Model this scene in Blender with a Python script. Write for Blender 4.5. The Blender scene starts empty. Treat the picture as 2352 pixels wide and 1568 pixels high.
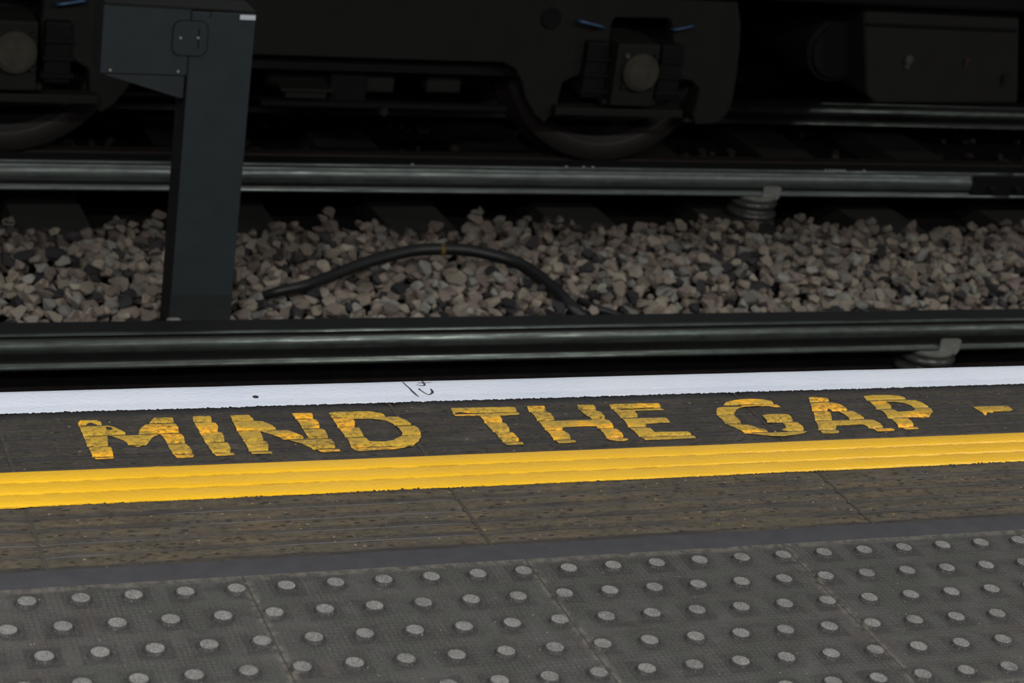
import bpy, bmesh, math, random
import numpy as np
from mathutils import Vector, Matrix, noise
from mathutils.geometry import convex_hull_2d
random.seed(7); rng = np.random.default_rng(7)
SC = bpy.context.scene; COL = SC.collection

# ------------------------------------------------------------------ camera
FPX = 4897.448; CAM = Vector((-1.09858, -2.38526, 1.34423)); YAW, PIT, ROL = 0.408509, 0.372783, 0.137565
_f = Vector((math.sin(YAW)*math.cos(PIT), math.cos(YAW)*math.cos(PIT), -math.sin(PIT)))
_r0 = Vector((math.cos(YAW), -math.sin(YAW), 0)); _u0 = _r0.cross(_f)
_r = math.cos(ROL)*_r0+math.sin(ROL)*_u0; _u = -math.sin(ROL)*_r0+math.cos(ROL)*_u0
def _ray(x, y): return _f+_r*((x-1176)/FPX)-_u*((y-784)/FPX)
def onz(x, y, z=0.0):            # where the photo's point lies on a level plane of the place
    d = _ray(x, y); return CAM+d*((z-CAM.z)/d.z)
def ony(x, y, Y):                # where it lies on an upright plane along the platform
    d = _ray(x, y); return CAM+d*((Y-CAM.y)/d.y)
cd = bpy.data.cameras.new('camera'); cam = bpy.data.objects.new('camera', cd); COL.objects.link(cam)
cam.matrix_world = Matrix(((_r.x, _u.x, -_f.x, CAM.x), (_r.y, _u.y, -_f.y, CAM.y), (_r.z, _u.z, -_f.z, CAM.z), (0, 0, 0, 1)))
cd.sensor_width = 23.5; cd.lens = FPX*23.5/2352; cd.clip_start = 0.05
cd.dof.use_dof = True; cd.dof.focus_distance = 3.36; cd.dof.aperture_fstop = 5.6
SC.camera = cam

# ------------------------------------------------------------------ materials
class NT:
    def __init__(s, name):
        s.m = bpy.data.materials.new(name); s.m.use_nodes = True; s.t = s.m.node_tree
        s.b = s.t.nodes['Principled BSDF']; s.co = s.n('ShaderNodeTexCoord').outputs['Object']
    def n(s, ty, **k):
        o = s.t.nodes.new(ty)
        for a, v in k.items(): setattr(o, a, v)
        return o
    def put(s, sock, v):
        if isinstance(v, bpy.types.NodeSocket): s.t.links.new(v, sock)
        elif isinstance(v, (tuple, list)) and len(v) == 3 and sock.type == 'RGBA': sock.default_value = (*v, 1)
        else: sock.default_value = v
    def math(s, op, a, b=0.0, c=None, clamp=False):
        o = s.n('ShaderNodeMath', operation=op, use_clamp=clamp); s.put(o.inputs[0], a); s.put(o.inputs[1], b)
        if c is not None: s.put(o.inputs[2], c)
        return o.outputs[0]
    def vmap(s, scale=(1, 1, 1), loc=(0, 0, 0), v=None):
        o = s.n('ShaderNodeMapping'); s.put(o.inputs['Vector'], v or s.co); o.inputs['Scale'].default_value = scale; o.inputs['Location'].default_value = loc
        return o.outputs[0]
    def noise(s, scale, detail=4, rough=.55, v=None, dist=0.0):
        o = s.n('ShaderNodeTexNoise'); s.put(o.inputs['Vector'], v or s.co); o.inputs['Scale'].default_value = scale
        o.inputs['Detail'].default_value = detail; o.inputs['Roughness'].default_value = rough; o.inputs['Distortion'].default_value = dist
        return o.outputs['Fac']
    def voro(s, scale, v=None, out='Distance', feature='F1'):
        o = s.n('ShaderNodeTexVoronoi', feature=feature); s.put(o.inputs['Vector'], v or s.co); o.inputs['Scale'].default_value = scale
        return o.outputs[out]
    def ramp(s, f, a, b, lo=0.0, hi=1.0):
        o = s.n('ShaderNodeMapRange'); s.put(o.inputs[0], f); o.inputs[1].default_value = a; o.inputs[2].default_value = b
        o.inputs[3].default_value = lo; o.inputs[4].default_value = hi
        return o.outputs[0]
    def mix(s, f, a, b, mode='MIX'):
        o = s.n('ShaderNodeMix', data_type='RGBA', blend_type=mode); s.put(o.inputs[0], f); s.put(o.inputs[6], a); s.put(o.inputs[7], b)
        return o.outputs[2]
    def xyz(s):
        o = s.n('ShaderNodeSeparateXYZ'); s.put(o.inputs[0], s.co); return o.outputs
    def bump(s, h, strength=.4, dist=.002):
        o = s.n('ShaderNodeBump'); s.put(o.inputs['Height'], h); o.inputs['Strength'].default_value = strength; o.inputs['Distance'].default_value = dist
        s.t.links.new(o.outputs[0], s.b.inputs['Normal'])
    def done(s, col, rough=.8, metal=0.0, spec=.5):
        s.put(s.b.inputs['Base Color'], col); s.put(s.b.inputs['Roughness'], rough); s.put(s.b.inputs['Metallic'], metal); s.put(s.b.inputs['Specular IOR Level'], spec)
        return s.m
def lin(r, g, b):
    f = lambda c: (c/255/12.92) if c <= 10 else ((c/255+.055)/1.055)**2.4
    return (f(r), f(g), f(b))

def mat_tactile():
    m = NT('tactile_concrete'); x, y, z = m.xyz()
    T = 0.4
    fx = m.math('FRACT', m.math('DIVIDE', m.math('ADD', x, 40.0), T)); fy = m.math('FRACT', m.math('DIVIDE', m.math('ADD', y, 40.0), T))
    ix = m.math('FLOOR', m.math('DIVIDE', m.math('ADD', x, 40.0), T)); iy = m.math('FLOOR', m.math('DIVIDE', m.math('ADD', y, 40.0), T))
    cx = m.n('ShaderNodeCombineXYZ'); m.put(cx.inputs[0], ix); m.put(cx.inputs[1], iy)
    wn = m.n('ShaderNodeTexWhiteNoise', noise_dimensions='2D'); m.put(wn.inputs['Vector'], cx.outputs[0]); tv = wn.outputs['Value']
    big = m.ramp(m.noise(5, 5, .6), .3, .7); mid = m.ramp(m.noise(28, 5, .65), .3, .7); fine = m.ramp(m.noise(900, 2, .6), .25, .75)
    c = m.mix(big, lin(84, 83, 82), lin(73, 73, 70)); c = m.mix(m.ramp(m.noise(14, 3), .5, .66), c, lin(78, 70, 68)); c = m.mix(m.math('MULTIPLY', m.ramp(m.noise(11, 4, .6, m.vmap(loc=(3, 5, 1))), .46, .62), .7), c, lin(64, 68, 61))
    c = m.mix(m.math('MULTIPLY', mid, .55), c, lin(46, 45, 43)); c = m.mix(m.math('MULTIPLY', m.ramp(m.noise(30, 4, .65, m.vmap((.25, 1, 1), (8, 2, 0))), .56, .68), .5), c, lin(40, 39, 38))
    v = m.ramp(tv, 0, 1, .92, 1.08); vv = m.n('ShaderNodeVectorMath', operation='SCALE'); m.put(vv.inputs[0], c); m.put(vv.inputs['Scale'], v); c = vv.outputs[0]
    # imprinted square grid, 6.5 mm cells
    g = []
    for a in (x, y):
        fr = m.math('FRACT', m.math('DIVIDE', m.math('ADD', a, 40.0), .00741)); g.append(m.math('GREATER_THAN', m.math('ABSOLUTE', m.math('SUBTRACT', fr, .5)), .41))
    grid = m.math('MAXIMUM', g[0], g[1]); gm = m.math('MULTIPLY', grid, m.ramp(m.noise(9, 3, .6, m.vmap(loc=(7, 1, 0))), .36, .56, .15, 1)); gm = m.math('MULTIPLY', gm, m.math('LESS_THAN', z, .0012))
    c = m.mix(m.math('MULTIPLY', gm, .7), c, lin(38, 37, 36))
    # grime in the smooth square patch round each blister
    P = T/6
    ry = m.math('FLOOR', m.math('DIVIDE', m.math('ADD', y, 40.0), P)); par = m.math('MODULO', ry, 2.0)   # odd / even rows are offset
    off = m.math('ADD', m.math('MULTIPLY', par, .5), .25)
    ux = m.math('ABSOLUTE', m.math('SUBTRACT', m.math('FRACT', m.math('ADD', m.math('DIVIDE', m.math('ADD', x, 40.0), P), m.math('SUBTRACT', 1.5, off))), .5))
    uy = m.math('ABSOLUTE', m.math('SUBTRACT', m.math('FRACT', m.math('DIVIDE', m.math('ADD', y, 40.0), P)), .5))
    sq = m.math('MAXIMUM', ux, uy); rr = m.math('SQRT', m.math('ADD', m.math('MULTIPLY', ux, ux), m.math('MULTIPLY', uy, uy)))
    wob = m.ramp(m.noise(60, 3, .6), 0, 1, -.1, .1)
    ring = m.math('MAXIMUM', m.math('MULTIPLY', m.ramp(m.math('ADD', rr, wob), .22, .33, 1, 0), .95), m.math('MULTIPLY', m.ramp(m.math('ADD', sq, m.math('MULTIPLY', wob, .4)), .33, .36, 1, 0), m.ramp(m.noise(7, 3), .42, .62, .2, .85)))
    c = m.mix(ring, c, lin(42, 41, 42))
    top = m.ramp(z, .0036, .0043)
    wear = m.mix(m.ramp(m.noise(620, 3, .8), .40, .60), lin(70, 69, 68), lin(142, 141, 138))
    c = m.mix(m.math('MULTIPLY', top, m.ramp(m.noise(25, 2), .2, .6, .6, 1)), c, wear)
    # joints between tiles and their paler edges
    ex = m.math('MINIMUM', fx, m.math('SUBTRACT', 1.0, fx)); ey = m.math('MINIMUM', fy, m.math('SUBTRACT', 1.0, fy)); e = m.math('MINIMUM', ex, ey)
    c = m.mix(m.math('MULTIPLY', m.ramp(e, .010, .028, 1, 0), m.ramp(m.noise(70, 3), .40, .6, 0, .5)), c, lin(122, 115, 106))
    c = m.mix(m.math('MULTIPLY', m.ramp(m.math('ADD', ex, m.ramp(m.noise(160, 2), 0, 1, -.0012, .0012)), .0022, .0042, 1, 0), .8), c, lin(44, 41, 38)); c = m.mix(m.math('MULTIPLY', m.ramp(ey, .002, .0042, 1, 0), m.math('MULTIPLY', m.math('LESS_THAN', y, -.1), .75)), c, lin(40, 38, 36))
    c = m.mix(m.math('MULTIPLY', m.math('LESS_THAN', z, .004), m.math('MULTIPLY', fine, .42)), c, lin(36, 35, 34)); c = m.mix(m.math('MULTIPLY', m.math('LESS_THAN', z, .0034), m.math('MULTIPLY', m.ramp(m.noise(420, 3, .7, m.vmap(loc=(2, 2, 2))), .52, .68), .5)), c, lin(112, 111, 108))
    c = m.mix(m.ramp(m.voro(45, m.vmap((1, 1, 0))), .028, .036, 1, 0), c, lin(185, 180, 170))
    m.bump(m.math('SUBTRACT', m.math('ADD', m.math('MULTIPLY', fine, .3), m.math('MULTIPLY', m.ramp(m.noise(300, 3), .3, .7), .3)), m.math('MULTIPLY', gm, .5)), .5, .0008)
    return m.done(c, m.ramp(mid, 0, 1, .62, .85), spec=.4)

def slab_colour(m, y, x):
    """the coping stone: dirty olive concrete with pale, yellow and black grit"""
    n1 = m.ramp(m.noise(7, 5, .6), .32, .68); st = m.ramp(m.noise(60, 5, .65, m.vmap((.18, 1, 1))), .3, .7)
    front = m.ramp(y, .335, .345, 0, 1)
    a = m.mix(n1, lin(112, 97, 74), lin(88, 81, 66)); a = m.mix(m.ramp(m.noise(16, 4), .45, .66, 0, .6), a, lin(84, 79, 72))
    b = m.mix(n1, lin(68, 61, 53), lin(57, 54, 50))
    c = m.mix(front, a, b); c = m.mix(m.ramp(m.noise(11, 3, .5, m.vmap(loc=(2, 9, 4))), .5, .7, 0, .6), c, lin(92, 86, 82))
    c = m.mix(m.math('MULTIPLY', st, .65), c, lin(43, 40, 36)); c = m.mix(m.math('MULTIPLY', m.ramp(m.noise(130, 4, .7, m.vmap((.5, 1, 1), (3, 3, 3))), .5, .62), .55), c, lin(36, 34, 31)); c = m.mix(m.math('MULTIPLY', m.ramp(m.noise(240, 3, .7, m.vmap((.6, 1, 1), (9, 3, 3))), .56, .68), .45), c, lin(118, 106, 82)); c = m.mix(m.math('MULTIPLY', m.ramp(m.noise(700, 2, .6), .3, .7), .4), c, lin(38, 35, 30))
    # pits and grit
    w = m.vmap((.45, 1, 0))
    keep = m.ramp(m.noise(20, 2), .4, .6)
    c = m.mix(m.ramp(m.math('ADD', m.voro(92, w), m.ramp(m.noise(190, 2), 0, 1, -.16, .16)), .17, .25, .85, 0), c, lin(28, 26, 23))
    vp = m.n('ShaderNodeTexVoronoi'); m.put(vp.inputs['Vector'], m.vmap((.6, 1, 0), (5, 3, 0))); vp.inputs['Scale'].default_value = 135
    pc = m.n('ShaderNodeSeparateColor'); m.put(pc.inputs[0], vp.outputs['Color'])
    dot = m.math('MULTIPLY', m.ramp(vp.outputs['Distance'], .12, .2, 1, 0), m.math('GREATER_THAN', pc.outputs[0], m.ramp(front, 0, 1, .76, .92)))
    gc = m.mix(m.math('GREATER_THAN', pc.outputs[1], .66), lin(150, 143, 126), lin(170, 132, 62)); c = m.mix(m.math('MULTIPLY', dot, m.ramp(pc.outputs[2], 0, 1, .35, .95)), c, gc)
    return c
G0, GP = 0.0512, 0.03595            # ribs: first groove, pitch
GROOVES = [.0865+GP*k for k in range(12)]
def mat_slab():
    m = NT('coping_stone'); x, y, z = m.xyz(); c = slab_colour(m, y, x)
    # soot lies in the grooves; reflected light is painted pale along parts of their near lip
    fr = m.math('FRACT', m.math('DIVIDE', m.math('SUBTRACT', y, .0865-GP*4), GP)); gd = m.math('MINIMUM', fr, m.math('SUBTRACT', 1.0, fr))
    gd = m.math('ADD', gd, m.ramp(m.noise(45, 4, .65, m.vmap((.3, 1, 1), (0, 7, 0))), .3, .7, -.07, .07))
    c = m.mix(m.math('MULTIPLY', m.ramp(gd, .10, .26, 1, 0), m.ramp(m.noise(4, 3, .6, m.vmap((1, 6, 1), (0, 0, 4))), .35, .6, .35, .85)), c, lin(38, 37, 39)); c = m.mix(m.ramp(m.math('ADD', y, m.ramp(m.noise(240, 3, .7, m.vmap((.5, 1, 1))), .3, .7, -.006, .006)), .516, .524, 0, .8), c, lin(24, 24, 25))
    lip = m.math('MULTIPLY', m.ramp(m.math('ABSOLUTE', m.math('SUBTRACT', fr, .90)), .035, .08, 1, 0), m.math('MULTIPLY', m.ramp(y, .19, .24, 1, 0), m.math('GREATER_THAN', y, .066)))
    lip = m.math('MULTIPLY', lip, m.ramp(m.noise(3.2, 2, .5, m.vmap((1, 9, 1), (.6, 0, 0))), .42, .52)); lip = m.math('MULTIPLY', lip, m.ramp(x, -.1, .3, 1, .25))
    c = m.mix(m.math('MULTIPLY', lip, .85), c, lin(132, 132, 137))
    m.bump(m.math('ADD', m.noise(260, 4, .65), m.math('MULTIPLY', m.ramp(m.voro(62, m.vmap((.55, 1, 0))), .08, .18), .5)), .6, .0012)
    return m.done(c, m.ramp(m.noise(40, 3), .3, .7, .5, .8), spec=.4)
def mat_mortar(name='mortar', a=(76, 76, 82), b=(60, 60, 66)):
    m = NT(name); c = m.mix(m.ramp(m.noise(30, 4), .3, .7), lin(*a), lin(*b)); c = m.mix(m.math('MULTIPLY', m.noise(900, 2), .35), c, lin(84, 83, 84))
    m.bump(m.noise(400, 3), .5, .001); return m.done(c, .8, spec=.3)
def mat_paint(name, col, dark, rough, dirt_lo, dirt_hi, dirt, streak=.3, groove=0.0, groove_lo=.38, fresh=None):
    m = NT(name); x, y, z = m.xyz()
    c = m.mix(m.ramp(m.noise(6, 4), .3, .7), lin(*col), lin(*dark))
    if fresh: c = m.mix(m.ramp(m.noise(13, 3, .5, m.vmap((.7, 1.6, 1), (6, 2, 0))), .54, .60), c, lin(*fresh))
    d = m.ramp(m.noise(170, 5, .7, m.vmap((.7, 1, 1)), .4), dirt_lo, dirt_hi); d = m.math('MULTIPLY', d, m.ramp(m.noise(9, 3, .6, m.vmap(loc=(1, 2, 3))), .35, .62, .3, 1))
    c = m.mix(d, c, lin(*dirt))
    if groove:
        # paint has worn out of the bottom of the grooves here and there
        gv = m.math('MULTIPLY', m.ramp(z, -.0010, .0002, 1, 0), m.ramp(m.noise(26, 4, .7, m.vmap((1, 4, 1))), groove_lo, groove_lo+.1)); c = m.mix(m.math('MULTIPLY', gv, groove), c, lin(58, 50, 30))
    st = m.ramp(m.noise(95, 4, .65, m.vmap((.22, 1, 1), (4, 0, 0))), .62, .72); c = m.mix(m.math('MULTIPLY', st, streak), c, lin(*dirt))
    m.bump(m.math('ADD', m.noise(420, 3, .6, m.vmap((.45, 1, 1))), m.math('MULTIPLY', m.noise(90, 3), .8)), 1.0, .0013)
    return m.done(c, rough, spec=.5)
def mat_metal(name, col, col2, rough=.35, metal=.6, streak=(.15, 8, 8), bump=.3, rlo=-.08, rhi=.2):
    m = NT(name); n = m.ramp(m.noise(9, 5, .65, m.vmap(streak)), .3, .7)
    c = m.mix(n, lin(*col), lin(*col2)); c = m.mix(m.math('MULTIPLY', m.ramp(m.noise(60, 3, .6, m.vmap((.3, 1, 1))), .4, .7), .4), c, lin(*col2))
    m.bump(m.noise(40, 4, .6, m.vmap((.3, 2, 2))), bump, .002); return m.done(c, m.ramp(n, 0, 1, rough+rlo, rough+rhi), metal)
def mat_plain(name, col, col2=None, rough=.6, metal=0.0, scale=12, spec=.4, bump=.2, bs=80):
    m = NT(name); c = m.mix(m.ramp(m.noise(scale, 5, .6), .3, .7), lin(*col), lin(*(col2 or col))); m.bump(m.noise(bs, 3), bump, .001)
    return m.done(c, rough, metal, spec)
def mat_stone(name, a, b, d):
    m = NT(name); geo = m.n('ShaderNodeObjectInfo').outputs['Random']
    w = m.n('ShaderNodeNewGeometry').outputs['Position']; isl = m.n('ShaderNodeNewGeometry').outputs['Random Per Island']
    n = m.ramp(m.noise(22, 4, .6), .3, .7); c = m.mix(n, lin(*a), lin(*b)); c = m.mix(m.math('MULTIPLY', m.math('FRACT', m.math('ADD', m.math('MULTIPLY', geo, 7.3), m.math('MULTIPLY', isl, 5.1))), .7), c, lin(*d))
    sx = m.n('ShaderNodeSeparateXYZ'); m.put(sx.inputs[0], w)
    # brake dust gathers towards the running rails of the far track
    dust = m.math('MULTIPLY', m.ramp(m.math('ADD', sx.outputs[1], m.ramp(m.noise(3, 3, .5, w), 0, 1, -.35, .35)), 3.55, 4.5, 0, .8), 1.0)
    c = m.mix(dust, c, lin(50, 42, 38)); c = m.mix(m.math('MULTIPLY', m.ramp(m.noise(260, 3, .7), .5, .72), .45), c, lin(60, 54, 48))
    m.bump(m.noise(120, 4, .6), .5, .003); return m.done(c, .85, spec=.25)

M = dict(
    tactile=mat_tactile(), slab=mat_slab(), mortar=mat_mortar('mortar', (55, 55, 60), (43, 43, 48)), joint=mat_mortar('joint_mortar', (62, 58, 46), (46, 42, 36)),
    white=mat_paint('white_line_paint', (224, 230, 242), (214, 222, 240), .34, .70, .80, (120, 120, 128), .10),
    yellow=mat_paint('yellow_line_paint', (232, 182, 38), (224, 174, 34), .27, .74, .82, (120, 86, 30), .04, .38, .46),
    letter=mat_paint('yellow_letter_paint', (208, 168, 54), (180, 146, 50), .42, .46, .62, (84, 70, 36), .55, .95, .42, (246, 180, 40)),
    ink=mat_plain('black_ink', (26, 24, 22), (60, 54, 34), .4), gum=mat_plain('dark_gum', (34, 32, 34), None, .5),
    condf=mat_metal('brighter_conductor_rail_steel', (140, 150, 146), (58, 62, 62), .34, .6, streak=(.5, 40, 40), rlo=-.06, rhi=.2),
    condr=mat_metal('worn_conductor_rail_steel', (120, 130, 124), (30, 32, 31), .20, .72, streak=(.5, 40, 40), rlo=-.02, rhi=.34), railtop=mat_plain('sooty_rail_top', (34, 34, 34), (26, 26, 26), .6, .2),
    runr=mat_metal('running_rail_steel', (70, 62, 58), (36, 31, 30), .5, .5),
    pot=mat_plain('glazed_porcelain', (66, 66, 64), (50, 50, 48), .3, 0, 30), clip=mat_plain('clamp_steel', (134, 136, 130), (108, 110, 104), .55, .1, 40),
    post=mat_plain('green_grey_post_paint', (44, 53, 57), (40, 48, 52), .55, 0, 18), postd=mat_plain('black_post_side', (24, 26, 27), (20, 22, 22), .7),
    cap=mat_plain('sooty_black', (22, 21, 22), (16, 15, 16), .85), bolt=mat_plain('bright_bolt', (190, 190, 180), None, .3, .4), label=mat_plain('white_label', (226, 232, 240), (205, 210, 220), .4, 0, 300),
    seam=mat_plain('black_seam', (12, 12, 12), None, .9), cable=mat_plain('black_rubber_cable', (24, 24, 25), (16, 16, 17), .5, 0, 60, .5), tape=mat_plain('yellow_tape', (120, 98, 40), (60, 50, 28), .6, 0, 60),
    sleeper=mat_plain('dark_sleeper_timber', (36, 35, 33), (30, 29, 28), .85, 0, 20), earth=mat_plain('sooty_ground', (30, 27, 26), (20, 18, 18), .95, 0, 30, .1, 1.0, 40),
    bogie=mat_plain('sooty_bogie_paint', (28, 28, 25), (24, 24, 22), .75, 0, 10, .25), bogied=mat_plain('oily_black_iron', (13, 12, 13), (9, 8, 9), .8, 0, 12, .25),
    tyre=mat_plain('rusty_wheel_tyre', (38, 31, 30), (32, 27, 27), .6, .1, 14), capm=mat_plain('worn_axle_cap', (66, 62, 50), (48, 45, 40), .6, 0, 22), blue=mat_plain('blue_glint_paint', (44, 84, 122), (34, 66, 98), .35, 0, 40, .8),
    box=mat_plain('grey_equipment_box_paint', (31, 31, 28), (27, 26, 25), .75, 0, 8, .3), spot=mat_plain('scuffed_metal', (88, 86, 80), (56, 55, 50), .5, 0, 60), rust=mat_plain('orange_rust', (74, 44, 32), (50, 34, 28), .8, 0, 60),
    body=mat_plain('dark_car_body_paint', (90, 92, 96), (80, 82, 86), .5), glass=mat_plain('dark_window_glass', (14, 16, 18), None, .1, 0, 5, .6),
    wall=mat_plain('sooty_brick_wall', (52, 46, 42), (36, 32, 30), .9, 0, 6), ceil=mat_plain('cream_ceiling_paint', (120, 119, 115), (110, 109, 106), .8, 0, 2), face=mat_plain('platform_wall_concrete', (48, 46, 44), (36, 34, 33), .9, 0, 14),
    st_beige=mat_stone('beige_stone', (170, 159, 144), (148, 138, 126), (120, 111, 101)), st_pink=mat_stone('pinkish_brown_stone', (154, 139, 130), (130, 118, 111), (100, 90, 84)),
    st_grey=mat_stone('pale_grey_stone', (168, 166, 157), (138, 137, 131), (104, 104, 101)), st_dark=mat_stone('dark_grey_stone', (66, 65, 68), (54, 53, 56), (42, 41, 44)),
)

# ------------------------------------------------------------------ object helpers
def link(name, me, mat=None, parent=None):
    o = bpy.data.objects.new(name, me); COL.objects.link(o)
    for mm in (mat if isinstance(mat, (list, tuple)) else [mat]):
        if mm is not None: me.materials.append(mm)
    if parent: o.parent = parent
    return o
def bmobj(name, bm, mat, parent=None, smooth=False, loc=None):
    me = bpy.data.meshes.new(name); bm.normal_update(); bm.to_mesh(me); bm.free()
    if smooth:
        for p in me.polygons: p.use_smooth = True
    o = link(name, me, mat, parent)
    if loc: o.location = loc
    return o
def empty(name, loc=(0, 0, 0)):
    o = bpy.data.objects.new(name, None); COL.objects.link(o); o.location = loc; o.empty_display_size = .1; return o
def tag(o, label=None, cat=None, group=None, kind=None):
    if label: o['label'] = label
    if cat: o['category'] = cat
    if group: o['group'] = group
    if kind: o['kind'] = kind
    return o
def box(bm, a, b, bev=0.0):
    vs = [bm.verts.new((x, y, z)) for x in (a[0], b[0]) for y in (a[1], b[1]) for z in (a[2], b[2])]
    fs = [bm.faces.new([vs[i] for i in q]) for q in ((0, 1, 3, 2), (4, 6, 7, 5), (0, 4, 5, 1), (2, 3, 7, 6), (0, 2, 6, 4), (1, 5, 7, 3))]
    if bev: bmesh.ops.bevel(bm, geom=list({e for f in fs for e in f.edges}), offset=bev, segments=2, profile=.6, affect='EDGES', clamp_overlap=True)
def cyl(bm, c, r, h, axis='Y', seg=32, r2=None, bev=0.0):
    R = {'Y': Matrix.Rotation(math.radians(90), 4, 'X'), 'Z': Matrix(), 'X': Matrix.Rotation(math.radians(90), 4, 'Y')}[axis]
    g = bmesh.ops.create_cone(bm, cap_ends=True, segments=seg, radius1=r, radius2=r if r2 is None else r2, depth=h, matrix=Matrix.Translation(c) @ R)
    if bev: bmesh.ops.bevel(bm, geom=[e for e in {e for v in g['verts'] for e in v.link_edges} if len([f for f in e.link_faces if len(f.verts) > 4]) == 1], offset=bev, segments=3, affect='EDGES')
def prism(bm, pts, y0, y1, bev=0.0):
    """outline in X,Z pushed from y0 to y1"""
    a = [bm.verts.new((p[0], y0, p[1])) for p in pts]; b = [bm.verts.new((p[0], y1, p[1])) for p in pts]; n = len(pts)
    e0 = [bm.edges.new((a[i], a[(i+1) % n])) for i in range(n)]; e1 = [bm.edges.new((b[i], b[(i+1) % n])) for i in range(n)]
    bmesh.ops.triangle_fill(bm, edges=e0, use_beauty=True); bmesh.ops.triangle_fill(bm, edges=e1, use_beauty=True)
    for i in range(n): bm.faces.new((a[i], a[(i+1) % n], b[(i+1) % n], b[i]))
    bmesh.ops.recalc_face_normals(bm, faces=bm.faces)
    if bev:
        bmesh.ops.dissolve_limit(bm, angle_limit=.01, verts=bm.verts, edges=bm.edges)
        bmesh.ops.bevel(bm, geom=[e for e in bm.edges if len(e.link_faces) == 2 and e.calc_face_angle(0) > .9], offset=bev, segments=2, affect='EDGES', clamp_overlap=True)
def lathe(bm, prof, c, axis='Z', seg=40):
    rings = []
    for r, h in prof:
        ring = []
        for i in range(seg):
            t = 2*math.pi*i/seg
            p = (c[0]+r*math.cos(t), c[1]+r*math.sin(t), c[2]+h) if axis == 'Z' else (c[0]+r*math.cos(t), c[1]+h, c[2]+r*math.sin(t))
            ring.append(bm.verts.new(p))
        rings.append(ring)
    for a, b in zip(rings, rings[1:]):
        for i in range(seg): bm.faces.new((a[i], a[(i+1) % seg], b[(i+1) % seg], b[i]))
    bm.faces.new(rings[0]); bm.faces.new(rings[-1]); bmesh.ops.recalc_face_normals(bm, faces=bm.faces)
def tube(bm, pts, r, seg=12):
    rings = []; n = len(pts); pts = [Vector(p) for p in pts]
    for i, p in enumerate(pts):
        t = (pts[min(i+1, n-1)]-pts[max(i-1, 0)]).normalized(); s = t.cross(Vector((0, 0, 1)))
        s = s.normalized() if s.length > 1e-4 else Vector((1, 0, 0)); w = s.cross(t); rr = r[i] if isinstance(r, (list, tuple)) else r
        rings.append([bm.verts.new(p+(s*math.cos(2*math.pi*k/seg)+w*math.sin(2*math.pi*k/seg))*rr) for k in range(seg)])
    for a, b in zip(rings, rings[1:]):
        for k in range(seg): bm.faces.new((a[k], a[(k+1) % seg], b[(k+1) % seg], b[k]))
    bm.faces.new(rings[0]); bm.faces.new(rings[-1]); bmesh.ops.recalc_face_normals(bm, faces=bm.faces)
def spline(P, n=8):
    P = [Vector(p) for p in P]; out = []
    for i in range(len(P)-1):
        a, b, c, d = P[max(i-1, 0)], P[i], P[i+1], P[min(i+2, len(P)-1)]
        for k in range(n):
            t = k/n; out.append(.5*((2*b)+(c-a)*t+(2*a-5*b+4*c-d)*t*t+(3*b-a-3*c+d)*t**3))
    out.append(P[-1]); return out

X0, X1 = -3.4, 5.6
# ------------------------------------------------------------------ platform: tactile tiles with blisters
bm = bmesh.new(); P = .4/6
YB = -1.2
vs = [bm.verts.new(p) for p in ((X0, YB, 0), (X1, YB, 0), (X1, 0.004, 0), (X0, 0.004, 0))]; bm.faces.new(vs)
PR = [(.0146, 0.0), (.0134, .0016), (.0122, .0036), (.0107, .0044)]; SEG = 20
for r in range(18):
    for k in range(int((X0+.05)/P)-1, int((X1-.05)/P)):
        cx = (k+(.75 if r % 2 == 0 else .25))*P; cy = -(r+.5)*P
        if not (X0+.03 < cx < X1-.03): continue
        if cy < -.75 and (cx < -1.6 or cx > 2.6): pass
        rings = [[bm.verts.new((cx+R*math.cos(2*math.pi*i/SEG), cy+R*math.sin(2*math.pi*i/SEG), h)) for i in range(SEG)] for R, h in PR]
        for a, b in zip(rings, rings[1:]):
            for i in range(SEG): f = bm.faces.new((a[i], a[(i+1) % SEG], b[(i+1) % SEG], b[i])); f.smooth = True
        bm.faces.new(rings[-1])
floor = tag(bmobj('floor', bm, M['tactile']), 'grey tactile concrete tiles with offset round blisters', kind='structure')
bm = bmesh.new(); box(bm, (X0, -4.4, -.12), (X1, YB, 0)); box(bm, (X0, YB, -.12), (X1, .04, -.006)); tag(bmobj('floor_rear', bm, M['mortar']), 'plain grey platform paving behind the tactile tiles', kind='structure')
# smooth mortar band between tactile tiles and coping
bm = bmesh.new(); n = 200; row = []
for i in range(n+1):
    x = X0+(X1-X0)*i/n; row.append([bm.verts.new((x, y, z)) for y, z in ((.004, -.0004), (.010, .0006), (.024, .0012), (.038, .0005), (.050+.003*noise.noise((x*9, 3, 0)), -.0004))])
for a, b in zip(row, row[1:]):
    for j in range(4): bm.faces.new((a[j], b[j], b[j+1], a[j+1]))
tag(bmobj('trim_1', bm, M['mortar'], smooth=True), 'dark grey mortar band between tactile tiles and coping', kind='structure')

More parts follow.
